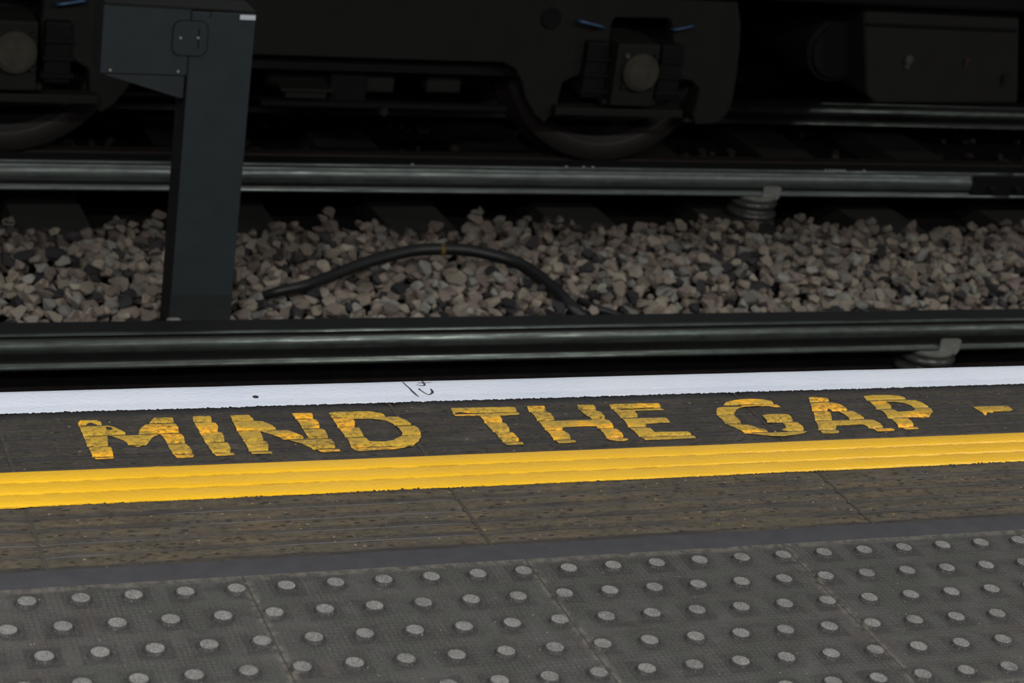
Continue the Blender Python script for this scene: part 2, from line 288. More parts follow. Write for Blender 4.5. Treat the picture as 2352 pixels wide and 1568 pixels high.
# ------------------------------------------------------------------ ribbed coping
EDGE = .622
def profile():
    pts = [(.040, -.001), (.050, .0)]
    for g in GROOVES:
        if g > .49: break
        pts += [(g-.0060, .0003), (g-.0030, -.0006), (g-.0008, -.0022), (g+.0012, -.0022), (g+.0026, -.0008), (g+.0050, .0003), (g+.0160, .0007)]
    pts += [(.520, .0002), (.552, -.0001), (.556, -.0005), (.560, -.0001), (.598, .0), (.611, -.0010), (.6175, -.0040), (.621, -.0095), (EDGE, -.018)]
    return pts
PROF = profile(); _py = [p[0] for p in PROF]; _pz = [p[1] for p in PROF]
def hY(y): return float(np.interp(y, _py, _pz))
bm = bmesh.new(); JX = [-.645+.6125*k for k in range(-5, 11)]
for a, b in zip(JX, JX[1:]):
    xa, xb = a+.0016, b-.0016; N = 24; rows = []
    for i in range(N+1):
        x = xa+(xb-xa)*i/N
        e = .0018 if i in (0, N) else 0.0
        rows.append([bm.verts.new((x, y, z-e+.00035*noise.noise((x*11, y*40, 0)))) for y, z in PROF]+[bm.verts.new((x, EDGE, -.09)), bm.verts.new((x, EDGE-.03, -.10))])
    for p, q in zip(rows, rows[1:]):
        for j in range(len(p)-1):
            f = bm.faces.new((p[j], q[j], q[j+1], p[j+1])); f.smooth = True
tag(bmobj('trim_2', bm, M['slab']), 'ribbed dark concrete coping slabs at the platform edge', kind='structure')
bm = bmesh.new(); N = 400
row = [[bm.verts.new((X0+(X1-X0)*i/N, y, z)) for y, z in ((.045, -.004), (EDGE-.006, -.004), (EDGE-.006, -.1))] for i in range(N+1)]
for a, b in zip(row, row[1:]):
    bm.faces.new((a[0], b[0], b[1], a[1])); bm.faces.new((a[1], b[1], b[2], a[2]))
for jx in JX:                                   # pointing in the joints, nearly flush
    pass
    for (y0, z0), (y1, z1) in zip(PROF, PROF[1:]):
        vs = [bm.verts.new((jx+s*.0026, y, z*.55-.0009)) for s, y, z in ((-1, y0, z0), (1, y0, z0), (1, y1, z1), (-1, y1, z1))]; bm.faces.new(vs)
tag(bmobj('trim_3', bm, M['joint']), 'mortar in the joints between the coping slabs', kind='structure')
bm = bmesh.new(); box(bm, (X0, .30, -1.25), (X1, .585, -.10)); tag(bmobj('wall_platform', bm, M['face']), 'dark concrete wall under the platform edge', kind='structure')

# ------------------------------------------------------------------ paint laid over the ribs
def paint_mesh(name, loops, mat, lift=.0007, parent=None, jit=.0006, step=.006, seed=0, straight=()):
    """loops: outline (and holes) in X,Y on the platform"""
    bm = bmesh.new(); ed = []
    for lp in loops:
        pts = []; n = len(lp)
        for i in range(n):
            a, b = Vector(lp[i]), Vector(lp[(i+1) % n]); k = max(1, int((b-a).length/step))
            for j in range(k):
                p = a+(b-a)*(j/k); q = jit
                p = p+Vector((noise.noise((p.x*260+seed, p.y*260, 1)), noise.noise((p.x*260+seed, p.y*260, 9))))*q+Vector((noise.noise((p.x*70+seed, p.y*70, 4)), noise.noise((p.x*70, p.y*70+seed, 7))))*q*.9
                pts.append(p)
        vs = [bm.verts.new((p.x, p.y, 0)) for p in pts]
        ed += [bm.edges.new((vs[i], vs[(i+1) % len(vs)])) for i in range(len(vs))]
    bmesh.ops.triangle_fill(bm, edges=ed, use_beauty=True)
    ymin = min(v.co.y for v in bm.verts); ymax = max(v.co.y for v in bm.verts)
    for y in _py:
        if ymin < y < ymax: bmesh.ops.bisect_plane(bm, geom=bm.verts[:]+bm.edges[:]+bm.faces[:], plane_co=(0, y, 0), plane_no=(0, 1, 0), dist=1e-6)
    for v in bm.verts: v.co.z = hY(v.co.y)+lift+.00035*noise.noise((v.co.x*11, v.co.y*40, 0))
    for f in bm.faces:
        if f.normal.z < 0: f.normal_flip()
        f.smooth = True
    return bmobj(name, bm, mat, parent)
def ribbon(name, ys, mat, label, lift, x0=X0, x1=X1, step=.0016):
    """a long painted line; ys(x) gives its two edges"""
    bm = bmesh.new(); n = int((x1-x0)/step); prev = None; e = []
    for i in range(n+1):
        x = x0+(x1-x0)*i/n; a, b = ys(x); ins = [min(max(y, a+1e-5), b-1e-5) for y in _py if yin[0] < y < yin[1]]
        cur = [bm.verts.new((x, y, hY(y)+lift+.00035*noise.noise((x*11, y*40, 0)))) for y in [a]+ins+[b]]
        if prev:
            for j in range(len(cur)-1): f = bm.faces.new((prev[j], cur[j], cur[j+1], prev[j+1])); f.smooth = True
        prev = cur
    bmesh.ops.recalc_face_normals(bm, faces=bm.faces)
    return tag(bmobj(name, bm, mat), label, 'painted line')
fr = lambda x, s, o=0: noise.noise((x*s, o, 0))
yin = (.518, .7)
wl = ribbon('painted_edge_line', lambda x: (.5295+.0034*fr(x, 60, 1)+.0042*fr(x, 230, 2)+.0022*max(0, fr(x, 7, 3)), EDGE+.0004), M['white'], 'broad white painted line along the very edge of the platform', .0011)
yin = (.218, .352)
def yel(x):
    j = -.006 if x < -.645 else 0; k = .005*max(0, fr(x, 26, 11)-.42)*6 if True else 0
    return (.2305+j+.0018*fr(x, 90, 5)+.0024*fr(x, 280, 6)+.0022*fr(x, 5, 8), .3372+.0004*fr(x, 30, 7)+k*.25+.0010*fr(x, 1.1, 4))
ylw = ribbon('painted_warning_line', yel, M['yellow'], 'yellow painted line between the lettering and the tactile tiles', .0010)

def px(org, sc, pts): return [tuple(onz(org[0]+a/sc, org[1]+b/sc, .0008).xy) for a, b in pts]
C1, C2, C3, C4, C5, C6 = ((150, 920), 5.88), ((500, 910), 4.704), ((1000, 900), 7.84), ((1300, 900), 6.918), ((1620, 890), 6.189), ((1940, 880), 5.709)
L_M = [px(*C1, [(170,300),(205,268),(430,268),(480,290),(500,330),(600,340),(700,375),(812,432),(815,460),(900,465),(985,458),(1000,400),(1050,350),(1130,300),(1210,235),(1450,235),(1478,300),(1520,350),(1535,430),(1600,490),(1620,570),(1690,650),(1738,740),(1725,768),(1510,778),(1430,690),(1370,570),(1310,480),(1278,452),(1180,500),(1120,570),(1080,590),(985,632),(870,600),(780,540),(620,480),(565,480),(580,600),(615,620),(660,760),(650,785),(410,797),(365,750),(320,640),(290,600),(245,480),(215,420),(190,350)]),
       px(*C1, [(545,360),(620,362),(640,385),(610,405),(560,400)]), px(*C1, [(275,322),(340,300),(430,318),(440,334),(350,338),(290,338)])]
L_I = [px(*C1, [(1718,228),(1740,215),(1960,212),(1978,240),(1975,280),(2030,305),(2062,350),(2060,400),(2110,430),(2148,500),(2145,550),(2200,575),(2232,640),(2228,690),(2275,700),(2280,740),(2150,748),(2040,750),(1990,700),(1940,640),(1905,575),(1880,540),(1830,470),(1810,405),(1770,360),(1745,300),(1722,270)])]
L_N = [px(*C2, [(130,210),(330,205),(410,262),(490,272),(590,320),(640,355),(750,365),(850,400),(925,435),(925,452),(980,445),(940,390),(915,345),(885,300),(850,245),(803,192),(880,183),(1020,183),(1030,240),(1075,260),(1102,310),(1105,345),(1150,360),(1185,410),(1192,450),(1220,460),(1262,510),(1278,560),(1310,570),(1328,600),(1125,610),(1060,570),(980,548),(880,505),(760,468),(690,455),(560,410),(450,372),(480,420),(488,460),(500,478),(540,500),(552,585),(585,592),(588,622),(375,628),(340,585),(300,520),(280,480),(240,420),(210,370),(175,300)])]
L_D = [px(*C2, [(1197,182),(1290,170),(1640,168),(1760,180),(1830,212),(1950,222),(2040,260),(2110,310),(2170,350),(2195,400),(2198,440),(2170,490),(2110,525),(2050,540),(2010,560),(1900,575),(1690,585),(1530,597),(1475,580),(1440,540),(1400,460),(1350,400),(1310,345),(1270,290),(1230,230)]),
       px(*C2, [(1465,248),(1640,245),(1800,262),(1900,300),(1960,350),(1998,400),(1965,440),(1900,475),(1800,492),(1640,488),(1600,445),(1560,400),(1530,340),(1480,325),(1480,280)])]
L_T = [px(*C3, [(275,295),(1430,275),(1450,310),(1470,350),(1520,400),(1490,415),(1165,432),(1200,500),(1210,540),(1260,570),(1330,660),(1340,705),(1400,730),(1500,840),(1505,885),(1560,900),(1592,950),(1300,965),(1240,930),(1200,870),(1150,840),(1090,750),(1030,700),(960,640),(900,555),(870,520),(800,438),(400,440),(345,430)]),
       px(*C3, [(355,372),(460,360),(600,366),(760,362),(900,366),(1000,366),(1000,378),(800,382),(600,384),(460,390),(390,390)])]
L_H = [px(*C3, [(1638,262),(1960,255),(1982,300),(2000,360),(2080,390),(2150,490),(2148,515)])+px(*C4, [(430,442),(480,434),(400,412),(320,375),(255,320),(200,270),(175,215),(435,207),(475,260),(478,300),(550,315),(610,380),(615,430),(680,450),(740,510),(762,575),(810,590),(885,650),(912,690),(912,725),(975,740),(985,770),(920,788),(830,790),(690,770),(640,720),(590,650),(530,590),(480,545),(0,560)])+px(*C3, [(2290,640),(2300,690)])+px(*C4, [(50,680),(90,752),(155,780),(158,805),(20,820)])+px(*C3, [(2220,930),(2190,900),(2130,850),(2060,760),(1990,690),(1940,630),(1870,540),(1820,490),(1780,430),(1700,360)])]
L_E = [px(*C4, [(683,212),(720,200),(900,195),(1150,185),(1470,182),(1500,215),(1505,265),(1558,280),(1545,292),(1090,305),(1130,360),(1140,405),(1590,412),(1620,440),(1660,492),(1500,498),(1280,515),(1270,540),(1280,562),(1340,575),(1410,640),(1700,635),(1940,630),(1985,660),(2000,695),(2040,702),(2062,740),(1700,755),(1260,772),(1200,730),(1160,700),(1100,640),(1040,590),(990,550),(940,480),(890,420),(820,360),(760,295)]),
       px(*C4, [(850,280),(1000,264),(1200,258),(1380,246),(1455,246),(1450,264),(1250,274),(1000,284),(880,290)]), px(*C4, [(1220,712),(1400,702),(1700,696),(1940,682),(1940,690),(1700,706),(1400,714),(1250,722)])]
L_G = [px(*C5, [(248,245),(300,210),(400,188),(500,172),(650,165),(820,172),(930,192),(965,215),(960,235),(1020,243),(1065,280),(1000,285),(900,268),(740,262),(560,275),(510,285),(440,320),(408,370),(412,405),(460,440),(500,490),(505,525),(640,535),(740,580),(860,600),(880,612),(900,622),(970,622),(1000,608),(1035,626),(1190,622),(1170,606),(1085,602),(1150,570),(1100,500),(1060,480),(1000,490),(890,488),(850,440),(800,398),(880,382),(1050,378),(1170,380),(1220,420),(1245,470),(1330,505),(1390,560),(1398,602),(1455,625),(1380,655),(1230,680),(1060,698),(900,688),(700,660),(600,652),(430,580),(300,520),(240,460),(180,410),(155,350),(158,310),(190,285),(262,278),(400,276),(520,262),(500,250),(400,258)])]
L_A = [px(*C5, [(1470,150),(1500,140),(1700,142),(1740,160),(1775,205),(1870,225),(1970,270),(2020,310),(2010,325),(2100,333),(2200,390),(2260,430)])+px(*C6, [(262,462),(300,475),(380,485),(470,530),(520,585),(610,590),(660,610),(640,632),(430,635),(390,605),(320,580),(250,545)])+px(*C5, [(2200,528),(1865,545),(1855,585),(1870,602),(1898,620),(1898,645),(1885,655),(1665,660),(1640,620),(1610,590),(1590,510),(1560,450),(1535,350),(1510,300),(1490,220)]),
       px(*C5, [(1745,300),(1810,320),(1900,340),(1980,390),(2060,445),(1800,460),(1800,425),(1775,350),(1740,325)])]
L_P = [px(*C6, [(243,175),(350,160),(560,158),(700,165),(780,185),(830,215),(920,222),(1010,255),(1070,290),(1120,320),(1155,365),(1150,390),(1105,435),(970,440),(820,455),(870,490),(905,540),(905,570),(950,575),(978,602),(800,612),(760,585),(710,570),(680,530),(620,475),(560,440),(500,370),(420,330),(370,290),(320,235),(270,205)]),
       px(*C6, [(540,245),(640,245),(780,265),(860,290),(915,320),(915,355),(880,368),(700,378),(650,345),(610,320),(600,290)])]
L_X = [px(*C6, [(1672,305),(1750,295),(2000,282),(2110,285),(2170,320),(2205,352),(2160,368),(2050,372),(1960,372),(1940,390),(1870,382),(1850,412),(1800,385),(1720,340)])]
word = tag(empty('painted_lettering', (.45, .43, 0)), 'worn yellow MIND THE GAP - lettering painted across the dark ribs', 'lettering')
for i, L in enumerate((L_M, L_I, L_N, L_D, L_T, L_H, L_E, L_G, L_A, L_P, L_X)):
    o = paint_mesh('dash' if L is L_X else 'letter', L, M['letter'], .0010, None, .0009, .004, i*3.7); o.parent = word; o.matrix_parent_inverse = Matrix.Translation(word.location).inverted()
# handwriting on the white line
ink = tag(empty('handwritten_mark', tuple(onz(970, 890, 0))), 'black handwritten pen scrawl on the white edge line', 'graffiti')
def stroke(pts, ws):
    P3 = [onz(860+a/11.76, 860+b/11.76, 0) for a, b in pts]; S = spline(P3, 6); W = np.interp(np.linspace(0, len(ws)-1, len(S)), range(len(ws)), ws)
    bm = bmesh.new(); prev = None
    for i, p in enumerate(S):
        t = (S[min(i+1, len(S)-1)]-S[max(i-1, 0)]).normalized(); nrm = Vector((-t.y, t.x, 0)); w = W[i]/11.76/1420*1.0
        zz = hY(p.y)+.0017; cur = [bm.verts.new((p.x+nrm.x*s*w*(1.4 if abs(t.x) < .6 else .9), p.y+nrm.y*s*w*1.6, zz)) for s in (-.5, .5)]
        if prev: bm.faces.new((prev[0], prev[1], cur[1], cur[0]))
        prev = cur
    bmesh.ops.recalc_face_normals(bm, faces=bm.faces); o = bmobj('pen_stroke', bm, M['ink'], ink); o.matrix_parent_inverse = Matrix.Translation(ink.location).inverted()
stroke([(765,205),(840,300),(940,385),(1050,500),(1200,620)], [22, 26, 28, 44, 18]); stroke([(1170,242),(1330,240),(1540,225)], [20, 20, 8])
stroke([(1285,180),(1340,270),(1350,312),(1260,318),(1120,295)], [26, 44, 34, 16, 12]); stroke([(1195,400),(1260,455),(1400,540),(1480,553),(1560,515),(1555,460),(1510,400)], [42, 26, 22, 26, 50, 48, 14])
bm = bmesh.new(); c = onz(587, 913, 0); lathe(bm, [(.0046, 0), (.0048, .0006), (.0042, .0011)], (c.x, c.y, hY(c.y)+.0011), seg=20)
tag(bmobj('gum_spot', bm, M['gum'], smooth=False), 'small round black spot stuck on the white edge line', 'gum')

# ------------------------------------------------------------------ track bed
GZ = -1.16
def terrain(x, y):
    if y < 2.9: z = -1.13
    elif y < 3.25: z = -1.13+(y-2.9)/.35*.17 if y < 3.0 else -.995
    else: z = np.interp(y, [3.25, 3.6, 4.1, 4.35, 4.7, 6.0, 7.0], [-.995, -1.0, -1.05, -1.10, -1.12, -1.13, -1.02])
    z += .014*noise.noise((x*2.2, y*2.2, 5))+.006*noise.noise((x*7, y*7, 2))
    return float(z)
bm = bmesh.new(); xs = np.linspace(-1.6, 7.2, 177); ys = np.linspace(.58, 9.0, 169); g = [[bm.verts.new((x, y, terrain(x, y)-.035)) for x in xs] for y in ys]
for a, b in zip(g, g[1:]):
    for i in range(len(a)-1): bm.faces.new((a[i], a[i+1], b[i+1], b[i]))
tag(bmobj('floor_trackbed', bm, M['earth'], smooth=True), 'sooty ground under the ballast', kind='structure')
bm = bmesh.new(); box(bm, (-3, 9.0, -1.3), (9, 9.2, 3.2)); tag(bmobj('wall_back', bm, M['wall']), 'dark sooty wall beyond the train', kind='structure')
bm = bmesh.new(); box(bm, (-3.4, -4.6, -.1), (5.6, -4.4, 3.2)); tag(bmobj('wall_rear', bm, M['ceil']), 'pale wall at the back of the platform', kind='structure')
bm = bmesh.new(); box(bm, (-3.4, -4.6, 3.1), (5.6, .7, 3.2)); tag(bmobj('ceiling', bm, M['ceil']), 'pale canopy ceiling over the platform', kind='structure')

# ------------------------------------------------------------------ conductor rails on pot insulators
def rail(name, yf, zt, x0, x1, label, sooty=True, parent=None, mat='condr'):
    pr = [(.090, -.006), (.086, 0), (.008, 0), (.0035, -.0012), (.0008, -.0045), (.0012, -.008), (.0075, -.0105), (.0085, -.017), (.0050, -.022), (.0000, -.027), (-.0040, -.034), (-.0062, -.042), (-.0070, -.052), (-.0055, -.058), (.0000, -.070), (.0025, -.080), (.0020, -.0865), (-.0030, -.0900), (-.0068, -.0950), (-.0075, -.0995), (-.0050, -.103), (.094, -.103), (.098, -.096), (.088, -.080), (.086, -.05), (.088, -.02)]
    bm = bmesh.new(); n = 60; rows = []
    for i in range(n+1):
        x = x0+(x1-x0)*i/n; rows.append([bm.verts.new((x, yf+a+.0006*noise.noise((x*3, j*.3, 0)), zt+b)) for j, (a, b) in enumerate(pr)])
    for p, q in zip(rows, rows[1:]):
        for j in range(len(p)):
            k = (j+1) % len(p); f = bm.faces.new((p[j], p[k], q[k], q[j])); f.smooth = 3 <= j <= 21; f.material_index = 1 if j in ((0, 1, 5, 6, 7, 12, 13, 14, 15) if sooty else (0, 1, 5, 14, 15)) else 0
    bm.faces.new(rows[0]); bm.faces.new(rows[-1]); bmesh.ops.recalc_face_normals(bm, faces=bm.faces)
    return bmobj(name, bm, [M[mat], M['railtop']], parent)
near = tag(empty('conductor_rail', (1.5, 2.975, -.978)), 'thick dark conductor rail just beyond the platform edge', 'rail')
o = rail('rail_bar', 2.930, -.875, -1.5, 6.9, '', parent=near); o.matrix_parent_inverse = Matrix.Translation(near.location).inverted()
far = tag(empty('conductor_rail', (1.5, 4.475, -.978)), 'shiny conductor rail in front of the train, behind the ballast', 'rail')
o = rail('rail_bar', 4.430, -.875, -1.5, 3.90, '', False, far, 'condf'); o.matrix_parent_inverse = Matrix.Translation(far.location).inverted()
o = rail('rail_bar', 4.430, -.875, 3.905, 6.9, '', False, far, 'condf'); o.matrix_parent_inverse = Matrix.Translation(far.location).inverted()
for pts_ in ([(1898+a, 391) for a in (0, 9, 17, 25, 33, 41)]+[(1984, 391)], [(946, 376), (1300, 381), (1340, 382), (1362, 383)]):  # small white marks along the front of the rail top
    for a, b_ in pts_:
        bm = bmesh.new(); c = onz(a, b_, -.8745); box(bm, (c.x-.004, 4.434, -.8752), (c.x+.004, 4.446, -.8743))
        o = bmobj('white_mark', bm, M['label'], far); o.matrix_parent_inverse = Matrix.Translation(far.location).inverted()
# fishplate joint near the end of the visible stretch of the far rail
bm = bmesh.new(); box(bm, (3.72, 4.416, -.962), (4.20, 4.432, -.888), .003); fp = bmobj('fishplate', bm, M['bogied'], far); fp.matrix_parent_inverse = Matrix.Translation(far.location).inverted()
bc = ony(2335, 433, 4.41)
for dx in (0, -.12):
    bm = bmesh.new(); cyl(bm, (bc.x+dx, 4.407, bc.z), .013, .02, 'Y', 6, bev=.002); cyl(bm, (bc.x+dx, 4.398, bc.z), .007, .018, 'Y', 12)
    b_ = bmobj('bolt', bm, M['railtop'], fp)
def insulator(loc, label, z0):
    x, y, z = loc
    e = tag(empty('pot_insulator', (x, y, z0)), label, 'insulator')
    bm = bmesh.new(); h = z-z0-.012
    lathe(bm, [(.05, 0), (.096, .004), (.100, h*.08), (.092, h*.18), (.078, h*.24), (.078, h*.30), (.094, h*.36), (.097, h*.44), (.090, h*.52), (.076, h*.58), (.076, h*.66), (.092, h*.72), (.094, h*.82), (.084, h*.92), (.06, h), (.02, h)], (0, 0, 0), seg=48)
    bmobj('pot', bm, M['pot'], e, True)
    bm = bmesh.new(); lathe(bm, [(.02, h-.002), (.086, h-.002), (.088, h+.004), (.088, h+.010), (.084, h+.012), (.02, h+.012)], (0, 0, 0), seg=48); bmobj('cap', bm, M['clip'], e)
    for s, nm in ((-1, 'clamp'),):
        bm = bmesh.new(); prism(bm, [(.002, h-.002), (.068, h-.002), (.078, h+.012), (.080, h+.046), (.066, h+.052), (.008, h+.052), (.004, h+.046)], -.064, -.0565, .0015)
        bmobj(nm, bm, M['clip'], e)
    return e
insulator((2.665, 2.985, -.978), 'grey pot insulator under the near conductor rail, partly hidden by the platform', -1.105)
insulator((2.790, 4.485, -.978), 'ribbed grey pot insulator under the far conductor rail', -1.105)

# running rail of the train and the centre rail, on sleepers
def runrail(y, zt, label, name='running_rail'):
    pr = [(-.033, -.004), (-.028, 0), (.028, 0), (.033, -.004), (.034, -.030), (.012, -.042), (.008, -.108), (.066, -.118), (.066, -.126), (-.066, -.126), (-.066, -.118), (-.008, -.108), (-.012, -.042), (-.034, -.030)]
    bm = bmesh.new(); A = [bm.verts.new((-1.5, y+a, zt+b)) for a, b in pr]; B = [bm.verts.new((7.0, y+a, zt+b)) for a, b in pr]
    for j in range(len(pr)): k = (j+1) % len(pr); bm.faces.new((A[j], A[k], B[k], B[j]))
    bm.faces.new(A); bm.faces.new(B); bmesh.ops.recalc_face_normals(bm, faces=bm.faces)
    return tag(bmobj(name, bm, M['runr']), label, 'rail')
runrail(4.80, -.95, 'dull running rail right under the train wheels')
runrail(6.30, -.95, 'running rail under the hidden far side of the train')
cr = tag(empty('centre_rail', (2, 5.55, -.978)), 'blue-grey centre rail seen between the train wheels', 'rail')
o = rail('rail_bar', 5.505, -.912, -1.5, 6.9, '', parent=cr); o.matrix_parent_inverse = Matrix.Translation(cr.location).inverted(); o.matrix_parent_inverse = Matrix.Translation(cr.location).inverted()
SLX = [.115+.648*k for k in range(-2, 10)]
names = {0: 'dark sleeper end beside the ballast left of the green-grey post', 1: 'dark sleeper end just right of the green-grey post', 2: 'dark sleeper end behind the top of the black cable loop', 3: 'dark sleeper end behind the falling side of the black cable loop', 4: 'dark sleeper that carries the far pot insulator', 5: 'dark sleeper end between the far pot insulator and the rail joint', 6: 'dark sleeper end under the bolted rail joint'}
for k, sx in enumerate(SLX):
    i = k-2
    if i < 0 or i > 6: continue
    bm = bmesh.new(); box(bm, (-.125, 0, 0), (.125, 2.75, .16), .006); o = bmobj('sleeper', bm, M['sleeper'], loc=(sx, 4.20, -1.238))
    tag(o, names[i], 'sleeper', 'sleepers under the far track')

# ------------------------------------------------------------------ green-grey post
PX0, PX1, PY0, PY1 = .250, .428, 3.20, 3.32
post = tag(empty('equipment_post', (.34, 3.26, -1.02)), 'green-grey metal post with a box head standing in the ballast', 'post')
PI = Matrix.Translation(post.location).inverted()
def pp(name, bm, mat, par=post, smooth=False):
    o = bmobj(name, bm, mat, None, smooth); o.parent = par
    if par is post: o.matrix_parent_inverse = PI
    return o
def facepick(o, cond, idx=1, mat=None):
    o.data.materials.append(mat)
    for p in o.data.polygons:
        if cond(p): p.material_index = idx
bm = bmesh.new(); box(bm, (PX0, PY0, -1.08), (PX1, PY1, -.046), .002); col = pp('column', bm, M['post'])
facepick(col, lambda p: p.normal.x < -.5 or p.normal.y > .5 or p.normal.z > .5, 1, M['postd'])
HX0 = .010
bm = bmesh.new(); prism(bm, [(HX0, -.226), (PX0-.002, -.226), (PX0-.002, -.042), (HX0, -.038)], PY0-.001, PY1, .002); hd = pp('head_box', bm, M['post'])
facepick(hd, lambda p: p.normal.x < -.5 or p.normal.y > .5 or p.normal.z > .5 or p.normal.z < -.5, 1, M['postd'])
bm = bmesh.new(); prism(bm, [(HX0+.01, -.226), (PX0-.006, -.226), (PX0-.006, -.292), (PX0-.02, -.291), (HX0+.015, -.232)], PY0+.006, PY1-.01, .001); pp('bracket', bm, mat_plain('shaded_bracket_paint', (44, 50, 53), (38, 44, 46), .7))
bm = bmesh.new(); prism(bm, [(HX0+.004, -.037), (PX1-.002, -.045), (PX1-.002, -.039), (HX0+.004, -.031)], PY0+.002, PY1-.002); pp('top_cap', bm, M['cap'])
def rrect(cx, cz, w, h, r, n=5):
    pts = []
    for sx, sz, a0 in ((1, -1, -90), (1, 1, 0), (-1, 1, 90), (-1, -1, 180)):
        for i in range(n+1):
            a = math.radians(a0+90*i/n); pts.append((cx+sx*(w/2-r)+r*math.cos(a), cz+sz*(h/2-r)+r*math.sin(a)))
    return pts
pc = ony(436, 87, PY0); 
bm = bmesh.new(); prism(bm, rrect(pc.x, pc.z, .098, .100, .024), PY0-.004, PY0+.001); pp('hatch_rim', bm, M['seam'])
bm = bmesh.new(); prism(bm, rrect(pc.x, pc.z, .093, .095, .022), PY0-.0052, PY0-.002); pp('hatch', bm, M['post'])
def bolt(pxx, pyy, yy, mat=None):
    c = ony(pxx, pyy, yy); bm = bmesh.new(); cyl(bm, (c.x, yy, c.z), .0036, .005, 'Y', 12, bev=.001); pp('bolt', bm, M['bolt'])
for a, b in ((415, 87), (455, 87)): bolt(a, b, PY0-.006)
for a, b in ((253, 161), (409, 164)): bolt(a, b, PY0-.002)
c0, c1 = ony(457, 65, PY0), ony(455, 110, PY0)
bm = bmesh.new(); box(bm, (c0.x-.002, PY0-.0062, c1.z), (c0.x+.002, PY0-.004, c0.z)); pp('slot', bm, M['seam'])
bm = bmesh.new(); box(bm, (PX0-.0025, PY0-.0012, -.292), (PX0+.0006, PY0+.01, -.043)); pp('seam', bm, M['seam'])
c0 = ony(485, 22, PY0); bm = bmesh.new(); box(bm, (c0.x-.0015, PY0-.0008, c0.z-.022), (c0.x+.0015, PY0+.01, c0.z)); pp('seam', bm, M['seam'])
a, b = ony(552, 33, PY0), ony(588, 47, PY0)
bm = bmesh.new(); box(bm, (a.x, PY0-.0012, b.z+.001), (PX1-.001, PY0, a.z-.001)); lb = pp('name_label', bm, M['label']); lb['label'] = 'small white label at the top corner'
bm = bmesh.new(); box(bm, (PX0-.001, PY0-.0006, -1.0), (PX1+.001, PY0+.002, -.872)); pp('dirty_foot_band', bm, mat_plain('sooty_post_foot', (36, 41, 43), (28, 32, 34), .7))

# ------------------------------------------------------------------ black cable loop
cpts = [(590,684,-.985),(612,677,-.965),(646,667,-.944),(700,655,-.932),(770,630,-.935),(850,600,-.925),(940,577,-.915),(1010,572,-.910),(1090,577,-.915),(1180,600,-.925),(1230,630,-.935),(1275,668,-.945),(1305,700,-.955),(1330,722,-.975),(1360,740,-.995)]
CP = [onz(a, b, z) for a, b, z in cpts]; S = spline(CP, 8)
cab = tag(empty('trackside_cable', tuple(S[0])), 'thick black cable looping over the ballast between the rails', 'cable')
bm = bmesh.new(); tube(bm, S, [.0125+.0075*min(1, i/45)+.004*max(0, min(1, (i-70)/30)) for i in range(len(S))], 14); o = bmobj('cable', bm, M['cable'], None, True); o.parent = cab; o.matrix_parent_inverse = Matrix.Translation(cab.location).inverted()
i7 = 7*8
bm = bmesh.new(); tube(bm, S[i7:i7+2], .0206, 14); o = bmobj('marker_tape', bm, M['tape'], None, True); o.parent = cab; o.matrix_parent_inverse = Matrix.Translation(cab.location).inverted(); o['label'] = 'scrap of yellow tape'
# a second, thinner dark hose end beside it
b2 = [onz(a, b, z) for a, b, z in ((1330,690,-.965),(1370,708,-.965),(1400,718,-.975),(1430,728,-.99))]
bm = bmesh.new(); tube(bm, spline(b2, 5), .013, 10); tag(bmobj('cable_stub', bm, M['cable'], smooth=True), 'short black cable end half buried where the loop meets the near rail', 'cable')

# ------------------------------------------------------------------ ballast
def stone_bm(seed):
    r = random.Random(seed); bm = bmesh.new(); sx, sy, sz = 1, r.uniform(.68, .95), r.uniform(.5, .78)
    for _ in range(15):
        v = Vector((r.gauss(0, 1), r.gauss(0, 1), r.gauss(0, 1))).normalized()*r.uniform(.86, 1.05); bm.verts.new((v.x*sx*.5, v.y*sy*.5, v.z*sz*.5))
    h = bmesh.ops.convex_hull(bm, input=bm.verts[:]); bmesh.ops.delete(bm, geom=[g for g in h['geom_interior'] if isinstance(g, bmesh.types.BMVert)], context='VERTS')
    bmesh.ops.dissolve_limit(bm, angle_limit=.42, verts=bm.verts, edges=bm.edges)
    bmesh.ops.bevel(bm, geom=bm.edges[:], offset=.075, segments=2, profile=.55, affect='EDGES', clamp_overlap=True)
    bmesh.ops.triangulate(bm, faces=[f for f in bm.faces if len(f.verts) > 4]); bmesh.ops.recalc_face_normals(bm, faces=bm.faces)
    return bm
NV = 16; VAR = []
for i in range(NV):
    b = stone_bm(100+i); VAR.append((np.array([v.co[:] for v in b.verts]), [tuple(v.index for v in f.verts) for f in b.faces]))
    b.verts.index_update(); VAR[-1] = (VAR[-1][0], [tuple(v.index for v in f.verts) for f in b.faces]); b.free()
CS = .008; HX, HY = -1.2, 2.3; NXg, NYg = int(7.6/CS), int(3.2/CS)
HM = np.zeros((NYg, NXg), np.float32)
for j in range(0, NYg, 4):
    for i in range(0, NXg, 4): HM[j:j+4, i:i+4] = terrain(HX+i*CS, HY+j*CS)-.03
for sx in SLX:                                     # stones come to rest on the sleepers
    i0, i1, j0 = int((sx-.125-HX)/CS), int((sx+.125-HX)/CS), int((4.20-HY)/CS)
    if i1 > 0 and i0 < NXg: HM[j0:, max(i0, 0):i1] = np.maximum(HM[j0:, max(i0, 0):i1], -1.078)
KINDS = ['st_beige', 'st_pink', 'st_grey', 'st_dark']
